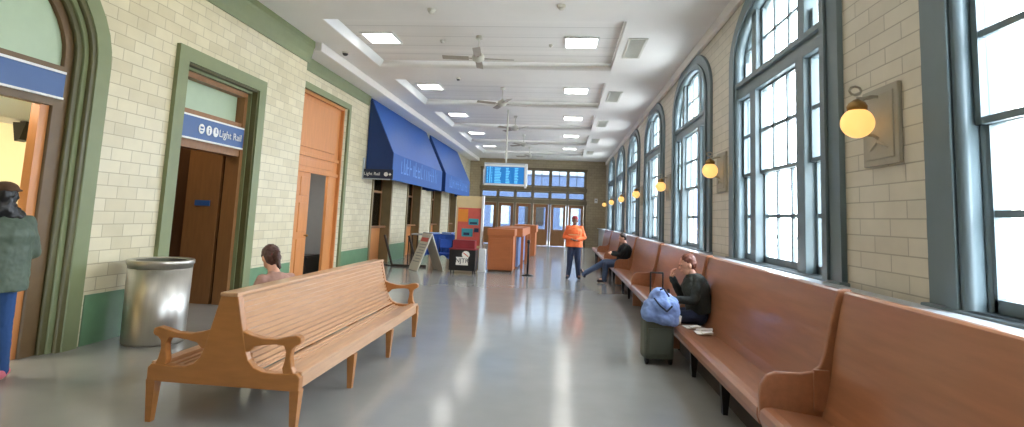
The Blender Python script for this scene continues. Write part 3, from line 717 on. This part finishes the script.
MB().box(-.1, .1, 0, .2, 0, .66, .02).build('column', M['white'], t); MB().box(-.12, .12, -.02, .22, 0, .04, .01).build('foot', M['white'], t)
# red crate on cart
t = tag(MB().box(-3.02, -2.40, 15.1, 15.45, .69, .92, .01).build('brochure_box', M['red_d']), 'red open box standing on the black cart', 'box')
# folding table with blue cloth
t = thing('folding_table', 'long folding table with grey top left of the poster display', 'table', (-4.0, 16.9, 0))
MB().box(-.75, .85, 0, .7, .92, .96, .01).build('table_top', M['grey'], t)
for sx in (-.7, .8):
    for sy in (.05, .65): MB().tube((sx, sy, 0), (sx, sy, .92), .02).build('leg', M['blkmetal'], t)
m = MB(); pts = []
n = 26
for side in (0,):
    A = []; Bv = []
    for i in range(n+1):
        xx = -.25+i*(.95/n); yy = -.03-.03*math.sin(i*1.7)
        A.append(m.bm.verts.new((xx, -.015, .975))); Bv.append(m.bm.verts.new((xx, yy-.02, .28+.06*math.sin(i*.5))))
    for i in range(n): m.bm.faces.new((A[i], A[i+1], Bv[i+1], Bv[i]))
    r = bmesh.ops.extrude_face_region(m.bm, geom=list(m.bm.faces)); bmesh.ops.translate(m.bm, verts=[v for v in r['geom'] if isinstance(v, bmesh.types.BMVert)], vec=(0, .01, 0))
m.box(-.25, .70, -.02, .7, .962, .975)
for f in m.bm.faces: pass
o = m.build('tablecloth', M['bluecloth']); o.location = (-4.0, 16.9, 0); tag(o, 'bright blue cloth hanging down the front of the folding table', 'tablecloth')
for i, (xx, yy, rz) in enumerate(((-4.02, 17.1, .2), (-3.62, 17.2, -.2), (-3.24, 17.12, .1))):
    o = MB().box(-.16, .16, -.11, .11, 0, .05+.02*i, .004).build('leaflet_stack', M['paleblue']); o.location = (xx, yy, .977); o.rotation_euler = (0, 0, rz)
    tag(o, 'stack of pale blue leaflets on the blue tablecloth, ' + ('leftmost', 'middle', 'right-hand one')[i], 'papers', 'leaflet stacks on the folding table')
# A-frame sign
t = thing('sandwich_board', 'white A-frame sandwich board standing on the floor with small pink print', 'sign', (-3.85, 15.5, 0), math.radians(38))
for s, nm in ((-1, 'panel'), (1, 'panel')):
    a = math.atan2(.40, 1.05)
    mt = Matrix.Translation((0, 0, 1.05)) @ Matrix.Rotation(-s*a, 4, 'Y')
    p = MB().box(-.015, .015, -.31, .31, -1.12, 0, .004, mtx=mt).build(nm, M['offw'], t)
    if s == -1:
        mt2 = Matrix.Translation((0, 0, 1.05)) @ Matrix.Rotation(-s*a, 4, 'Y')
        MB().box(-.019, -.015, -.24, .24, -.26, -.14, mtx=mt2).build('pink_heading', M['red'], p)
        m = MB()
        for j in range(7): m.box(-.018, -.015, -.22, .22-.05*(j % 3), -.36-j*.085, -.335-j*.085, mtx=mt2)
        m.build('text_lines', M['grey'], p)
MB().tube((0, -.31, 1.05), (0, .31, 1.05), .02).build('hinge', M['grey'], t)
# tilted barrier stands
for i, (x, y) in enumerate(((-5.05, 16.1), (-4.35, 16.3))):
    t = thing('easel_stand', 'dark folding floor stand by the ticket windows, ' + ('left of the pair' if i == 0 else 'right of the pair beside the sandwich board'), 'stand', (x, y, 0))
    MB().tube((-.28, 0, .92), (0, 0, .05), .035, seg=8).build('sloping_bar', M['dark'], t)
    MB().box(-.02, .62 if i == 0 else .3, -.04, .04, 0, .06, .01).build('foot_bar', M['dark'], t)
    if i: MB().tube((-.28, .0, .92), (-.28, 0, 0), .018).build('upright', M['blkmetal'], t)
    else: MB().tube((0, .0, .0), (-.30, .25, 0.02), .018).build('rear_foot', M['blkmetal'], t)
MB_ = MB().tube((-4.9, 16.3, .93), (-3.95, 16.3, .93), .014); 
# chairs near table
t = thing('folding_chair', 'blue folding chair half hidden behind the sandwich board', 'chair', (-3.45, 16.2, 0), .2)
MB().box(-.2, .2, -.2, .2, .42, .46, .01).build('seat', M['bluecloth'], t); MB().box(-.2, .2, .18, .21, .6, .86, .01).build('backrest', M['bluecloth'], t)
for sx in (-.19, .19):
    for sy in (-.18, .19): MB().tube((sx, sy, 0), (sx, sy, .43 if sy < 0 else .86), .012).build('leg', M['blkmetal'], t)
bpy_thermo = thing('thermostat', 'small white wall box on the brown end wall right of the doors', 'thermostat', (1.95, YE, 2.75))
MB().box(-.09, .09, -.04, 0, -.13, .13, .01).build('case', M['white'], bpy_thermo); MB().box(-.05, .05, -.05, -.04, 0, .06).build('dial', M['grey'], bpy_thermo)
# ================================================================== LUGGAGE
t = thing('suitcase', 'grey-green wheeled suitcase with raised handle beside the eating man', 'suitcase', (1.17, 6.75, 0), .12)
MB().box(-.175, .175, -.12, .12, .06, .58, .04).build('shell', M['case'], t)
MB().box(-.14, .14, -.145, -.115, .12, .42, .012).build('front_pocket', M['case'], t)
for sx in (-.14, .14): MB().tube((sx-.015, -.07, .035), (sx+.015, -.07, .035), .035, seg=16).box(sx-.02, sx+.02, -.1, -.04, .03, .09).build('wheel', M['blk'], t)
MB().path([(-.06, .09, .55), (-.06, .09, 1.04), (.09, .09, 1.04), (.09, .09, .55)], .010).build('handle', M['blk'], t)
t = thing('duffel_bag', 'light blue soft bag resting on the wheeled suitcase', 'bag', (1.18, 6.66, .58), .1)
def blob(parts, name, m, parent, vox=.012, sm=6, noise=0.0, nscale=.12):
    mb = MB()
    for p in parts:
        if p[0] == 'c': mb.capsule(*p[1:])
        elif p[0] == 'h':
            a_, b_, r0_, r1_ = p[1:5]; d_ = a_-b_; zz = d_.normalized(); xx = Vector((1, 0, 0)); yy = zz.cross(xx).normalized(); xx = yy.cross(zz)
            bmesh.ops.create_cone(mb.bm, cap_ends=True, segments=24, radius1=r1_, radius2=r0_, depth=d_.length, matrix=Matrix.Translation((a_+b_)/2) @ Matrix((xx, yy, zz)).transposed().to_4x4() @ Matrix.Diagonal((1, .72, 1, 1)))
        elif p[0] == 'e': mb.ball(p[1], p[2], 16, p[3] if len(p) > 3 else None)
        else: mb.box(*p[1:])
    bmesh.ops.recalc_face_normals(mb.bm, faces=mb.bm.faces)
    me = bpy.data.meshes.new(name); mb.bm.to_mesh(me); mb.bm.free()
    o = bpy.data.objects.new(name, me); C.objects.link(o)
    md = o.modifiers.new('r', 'REMESH'); md.mode = 'VOXEL'; md.voxel_size = vox
    if sm: s = o.modifiers.new('s', 'SMOOTH'); s.iterations = sm; s.factor = .5
    if noise:
        tx = bpy.data.textures.new('n', 'CLOUDS'); tx.noise_scale = nscale
        d = o.modifiers.new('d', 'DISPLACE'); d.texture = tx; d.strength = noise; d.mid_level = .5
    dg = bpy.context.evaluated_depsgraph_get(); dg.update()
    m2 = bpy.data.meshes.new_from_object(o.evaluated_get(dg)); bpy.data.objects.remove(o)
    m2.name = name; m2.materials.clear(); m2.materials.append(m)
    for p in m2.polygons: p.use_smooth = True
    o = bpy.data.objects.new(name, m2); C.objects.link(o)
    if parent is not None: o.parent = parent
    return o
blob([('c', (-.10, 0, .02), (-.02, 0, .24), .12, .07), ('c', (-.02, 0, .24), (.12, .0, .12), .06, .10), ('c', (.12, -.02, .10), (.14, -.03, -.06), .10, .08), ('c', (-.12, -.03, .02), (.08, -.04, -.04), .10, .10), ('e', (0, -.02, .08), (.17, .13, .14))], 'fabric_body', M['bluebag'], t, .012, 4, .05, .1)
MB().path([(-.10, -.13, .20), (-.04, -.165, .12), (.04, -.17, .06), (.10, -.17, .12)], .010).path([(-.02, -.08, .29), (.02, -.10, .31), (.08, -.12, .22)], .010).build('strap', M['navy'], t)
# papers on bench
for i, (x, y, rz) in enumerate(((1.56, 6.72, .3), (1.68, 6.60, -.3), (1.62, 6.40, .1))):
    m = MB(); m.box(-.09, .09, -.06, .06, 0, .004, mtx=Matrix.Rotation(.1, 4, 'X')); m.box(-.03, .09, -.07, .03, .004, .012, mtx=Matrix.Rotation(-.12, 4, 'Y'))
    o = m.build('napkin', M['paper']); o.location = (x, y, .441); o.rotation_euler = (0, 0, rz)
    tag(o, 'crumpled white paper napkin on the bench seat beside the eating man, ' + ('closest to him', 'middle one', 'farthest from him')[i], 'napkin', 'white papers on the bench')
t = thing('paper_cup', 'small white paper cup on the bench edge behind the blue bag', 'cup', (1.44, 6.86, .437))
MB().lathe([(.028, 0), (.038, .09)], (0, 0, 0), 20).build('cup', M['paper'], t, True); MB().lathe([(.041, .09), (.04, .1), (.03, .105)], (0, 0, 0), 20).build('lid', M['white'], t)
t = thing('paper_cup', 'white paper cup on the bench beside the stretched-out man', 'cup', (1.52, 14.5, .437))
MB().lathe([(.03, 0), (.042, .13)], (0, 0, 0), 20).build('cup', M['paper'], t, True); MB().lathe([(.045, .13), (.043, .145), (.03, .15)], (0, 0, 0), 20).build('lid', M['white'], t)

# ================================================================== PEOPLE
def V(*a): return Vector(a)
def hand(wr, d, side, curl, up):
    """palm and five fingers: d direction of the hand, side towards the thumb, up = palm's back"""
    d, side = d.normalized(), side.normalized(); up = d.cross(side).normalized() if up is None else up.normalized()
    P_ = [('c', wr, wr+d*.03, .026, .03)]
    for k, o_ in enumerate((-.028, -.010, .010, .028)):
        b = wr+d*.075+side*o_; P_.append(('c', wr+d*.03+side*o_*.7, b, .017, .014))
        L = (.050, .062, .068, .060)[k]
        d1 = (d-up*curl*.6).normalized(); d2 = (d-up*curl*1.8).normalized()
        m_ = b+d1*L*.55; P_.append(('c', b, m_, .0105, .0095)); P_.append(('c', m_, m_+d2*L*.5, .0095, .008))
    b = wr+d*.025+side*.03; m_ = b+(d*.6+side*.8).normalized()*.04; P_.append(('c', b, m_, .014, .012)); P_.append(('c', m_, m_+(d-up*curl*.7).normalized()*.03, .011, .009))
    return P_
def person(label, loc, rz, J, look, mats, hair='short', vox=.010, extra=None, hands=None, torso=1.0, coat_len=None, lg=1.0):
    """J: joints in the person's own frame (x to their right, y forward)."""
    t = thing('person', label, 'person', loc, rz)
    J = {k: Vector(v) for k, v in J.items()}
    hd = J['head']; F = Vector(look).normalized(); Rr = F.cross(V(0, 0, 1)).normalized(); U = Rr.cross(F).normalized()
    rot = Matrix((Rr, F, U)).transposed().to_4x4(); H = lambda a, b, c: hd+Rr*a+F*b+U*c
    w = torso
    sh = (J['shR']+J['shL'])/2
    body = [('e', hd+U*.02, (.074, .094, .108), rot), ('e', H(0, .03, -.055), (.052, .062, .062), rot), ('c', H(0, .095, -.005), H(0, .108, -.025), .010, .014),
            ('e', H(.078, -.005, -.01), (.012, .022, .032), rot), ('e', H(-.078, -.005, -.01), (.012, .022, .032), rot), ('c', H(-.02, .088, -.062), H(.02, .088, -.062), .009),
            ('c', H(-.03, .085, .022), H(.03, .085, .022), .012), ('c', J['neck'], H(0, -.015, -.06), .056, .05),
            ('c', J['chest'], J['neck'], .10, .06), ('e', J['chest'], (.155*w, .10*w, .15)), ('c', J['chest'], J['pelvis'], .11, .11), ('c', J['shR'], J['shL'], .055, .055)]
    arms, legs = [], []
    for s in 'RL':
        body += [('c', J['sh'+s], J['el'+s], .046, .038), ('c', J['el'+s], J['wr'+s], .038, .026), ('c', J['hip'+s], J['kn'+s], .075, .052), ('c', J['kn'+s], J['an'+s], .052, .036),
                 ('c', J['an'+s], J['an'+s]+Vector(J['ft'+s])*.5, .032, .03), ('c', sh, J['sh'+s], .05, .05)]
        arms += [('c', J['sh'+s], J['el'+s], .066, .054), ('c', J['el'+s], J['wr'+s], .054, .042), ('c', sh, J['sh'+s], .07, .068)]
        legs += [('c', J['hip'+s], J['kn'+s], .092*lg, .07*lg), ('c', J['kn'+s], J['an'+s], .068*lg, .052*lg)]
        sid = Rr*(-1 if s == 'R' else 1)
        hv = (J['wr'+s]-J['el'+s]).normalized()
        hh = (hands or {}).get(s, (hv, sid, .5, None)); body += hand(J['wr'+s], *hh)
    blob(body, 'body', mats['skin'], t, vox*.8, 2)
    top = arms+[('e', J['chest'], (.19*w, .135*w, .19)), ('h', J['chest'], J['pelvis']-V(0, 0, coat_len if coat_len is not None else -.04), .175*w, .185*w), ('c', J['chest'], J['neck']-V(0, 0, .03), .13, .075)]
    blob(top, 'jacket', mats['top'], t, vox, 5, .02, .07)
    blob(legs+[('c', J['hipR'], J['hipL'], .11, .11), ('e', J['pelvis'], (.15, .12, .12))], 'trousers', mats['legs'], t, vox, 3, .012, .08)
    for s in 'RL':
        f = Vector(J['ft'+s]); a = J['an'+s]
        o = blob([('c', a-V(0, 0, .02)-f*.22, a+f*.75-V(0, 0, .035), .042, .036), ('c', a-V(0, 0, .0), a-V(0, 0, .03)+f*.2, .045, .04)], 'shoe', mats['shoe'], t, vox*.8, 2)
    m = MB()
    for s in (-1, 1): m.ball(H(.03*s, .089, .008), (.011, .006, .007), 10, rot)
    m.build('eyes', M['blk'], t, True)
    if hair == 'short':
        hp = [('e', H(0, -.022, .062), (.088, .094, .082), rot), ('e', H(0, -.05, .015), (.088, .068, .085), rot)]
        blob(hp, 'hair', mats['hair'], t, .009, 2, .02, .03)
    elif hair == 'cap':
        blob([('e', H(0, -.012, .058), (.086, .098, .082), rot), ('e', H(0, -.03, .03), (.084, .085, .06), rot)], 'knit_cap', mats['hair'], t, .009, 3)
    elif hair == 'pony':
        blob([('e', H(0, -.02, .04), (.090, .102, .100), rot), ('e', H(0, -.06, -.01), (.082, .065, .09), rot), ('e', H(0, -.135, .0), (.04, .045, .05), rot), ('c', H(0, -.14, -.01), H(0, -.17, -.15), .035, .018)], 'hair', mats['hair'], t, .009, 2, .02, .03)
        MB().ball(H(0, -.11, .0), (.045, .02, .045), 12, rot).build('hair_tie', M['cap_r'], t, True)
    elif hair == 'hood':
        blob([('e', H(0, -.02, .03), (.095, .108, .115), rot), ('e', H(0, -.05, -.08), (.1, .09, .10), rot), ('c', H(-.08, -.03, -.15), H(.08, -.03, -.15), .08)], 'hair', mats['hair'], t, .012, 2, .04, .04)
        m = MB(); 
        blob([('e', H(0, -.01, .10), (.098, .11, .065), rot), ('e', H(0, .02, .085), (.13, .15, .016), rot)], 'felt_hat', M['cap_b'], t, .01, 2)
    return t
stand = dict(pelvis=(0, 0, .96), chest=(0, .0, 1.28), neck=(0, -.01, 1.46), head=(0, .02, 1.60), shR=(.18, 0, 1.40), shL=(-.18, 0, 1.40), elR=(.27, -.02, 1.13), elL=(-.27, -.02, 1.13), wrR=(.22, .14, .98), wrL=(-.22, .14, .98),
             hipR=(.085, 0, .90), hipL=(-.085, 0, .90), knR=(.11, .02, .49), knL=(-.11, .02, .49), anR=(.14, 0, .085), anL=(-.14, 0, .085), ftR=(.05, .2, 0), ftL=(-.05, .2, 0))
# orange hi-vis man
Jm = dict(stand); Jm.update(wrR=(.10, .17, 1.10), wrL=(-.10, .17, 1.08), elR=(.28, .02, 1.14), elL=(-.28, .02, 1.14))
p = person('man standing in the aisle in a bright orange jacket, red cap and navy trousers', (.36, 15.2, 0), math.radians(178), Jm, (0, 1, -.05),
           dict(skin=M['skin_b'], top=M['hivis'], legs=M['navy'], shoe=M['shoe'], hair=M['cap_r']), 'cap', torso=1.25, coat_len=.08, lg=1.2)
MB().box(-.16, .16, .160, .172, 1.20, 1.23).build('reflective_band', M['reflect'], p)
# left woman
Jw = dict(stand); Jw.update(wrR=(.20, .25, 1.08), elR=(.26, .05, 1.12), wrL=(-.2, .25, 1.1))
for k in list(Jw):
    pass
p = person('woman at the left edge in grey-green puffer jacket, jeans and pink sneakers', (-4.99, 4.42, 0), math.radians(50), Jw, (0, 1, .02),
           dict(skin=M['skin'], top=M['jk_puff'], legs=M['jeans_d'], shoe=M['shoe_p'], hair=M['blk']), 'hood', torso=1.35, coat_len=.17)
# eating man
Js = dict(pelvis=(0, -.05, .53), chest=(0, .0, .85), neck=(0, .05, 1.02), head=(0, .11, 1.135), shR=(.17, .01, .96), shL=(-.17, .01, .96), elR=(.22, .12, .74), elL=(-.22, .10, .72), wrR=(.09, .27, .96), wrL=(-.12, .32, .72),
          hipR=(.09, .0, .52), hipL=(-.09, .0, .52), knR=(.11, .42, .50), knL=(-.11, .42, .50), anR=(.12, .45, .09), anL=(-.12, .47, .09), ftR=(0, .2, 0), ftL=(0, .2, 0))
person('seated man eating on the bench in a charcoal jacket, phone in his hand', (1.70, 7.10, 0), math.radians(96), Js, (-.05, 1, -.2),
       dict(skin=M['skin'], top=M['jk_green'], legs=M['navy'], shoe=M['shoe'], hair=M['hair_r']), 'short', vox=.009, torso=1.2,
       hands={'R': (V(-.25, .1, 1), V(-.9, 0, -.1), .9, V(.1, 1, 0)), 'L': (V(.25, .9, .1), V(.5, -.3, .8), .8, V(-.5, 0, -.8))})
t = thing('phone', 'dark phone held in the hand of the eating man', 'phone', (1.335, 6.955, .76), math.radians(96))
MB().box(-.036, .036, -.006, .004, -.06, .08, .003).build('case', M['blk'], t); MB().box(-.032, .032, -.008, -.006, -.052, .072).build('screen', M['grey'], t)
# stretched-out man
Jr = dict(pelvis=(0, -.06, .53), chest=(0, -.10, .86), neck=(0, -.10, 1.05), head=(0, -.03, 1.19), shR=(.18, -.1, .98), shL=(-.18, -.1, .98), elR=(.26, .05, .78), elL=(-.27, .06, .76), wrR=(.08, .24, .80), wrL=(-.10, .24, .76),
          hipR=(.09, .0, .52), hipL=(-.09, .0, .52), knR=(.07, .44, .52), knL=(-.08, .40, .50), anR=(.04, .97, .20), anL=(-.10, .45, .09), ftR=(0, .1, .18), ftL=(0, .2, 0))
person('man in black jacket and jeans slouched on the bench, one leg stretched out', (1.60, 14.80, 0), math.radians(92), Jr, (-.1, 1, -.25),
       dict(skin=M['skin'], top=M['jk_black'], legs=M['jeans'], shoe=M['shoe'], hair=M['hair']), 'short', torso=1.4, lg=1.25)
# ponytail woman on the far side of the oak bench
Jp = dict(Js); Jp.update(wrR=(.1, .3, .66), wrL=(-.1, .3, .66), elR=(.2, .1, .72), elL=(-.2, .1, .72), head=(0, .20, 1.10), neck=(0, .1, .95), chest=(0, .02, .78), shR=(.15, .05, .88), shL=(-.15, .05, .88))
person('woman with dark ponytail and dusty pink top seated behind the oak bench back', (-2.90, 5.46, 0), math.radians(60), Jp, (.05, 1, -.35),
       dict(skin=M['skin'], top=M['pinkt'], legs=M['jeans_d'], shoe=M['shoe'], hair=M['hair_m']), 'pony', torso=.92)
# ================================================================== LAMPS THAT LIGHT THE ROOM
def portal_light(y):
    l = bpy.data.lights.new('window_portal', 'AREA'); l.shape = 'RECTANGLE'; l.size = 3.0; l.size_y = 3.7; l.cycles.is_portal = True
    o = bpy.data.objects.new('window_portal', l); C.objects.link(o); o.location = (RX+.5, y, 3.0); o.rotation_euler = (math.radians(90), 0, math.radians(90))
for c in wc: portal_light(c)
l = bpy.data.lights.new('side_room_lamp', 'AREA'); l.size = 1.2; l.energy = 90; l.color = (1, .93, .78)
o = bpy.data.objects.new('side_room_lamp', l); C.objects.link(o); o.location = (-7.4, 3.6, 3.3)
l = bpy.data.lights.new('office_lamp', 'AREA'); l.size = 1.0; l.energy = 14; l.color = (.95, .98, 1)
o = bpy.data.objects.new('office_lamp', l); C.objects.link(o); o.location = (-6.8, 12.4, 2.9)
l = bpy.data.lights.new('vestibule_lamp', 'AREA'); l.size = .6; l.energy = 5; l.color = (1, .85, .6)
o = bpy.data.objects.new('vestibule_lamp', l); C.objects.link(o); o.location = (-6.4, 7.7, 3.5)
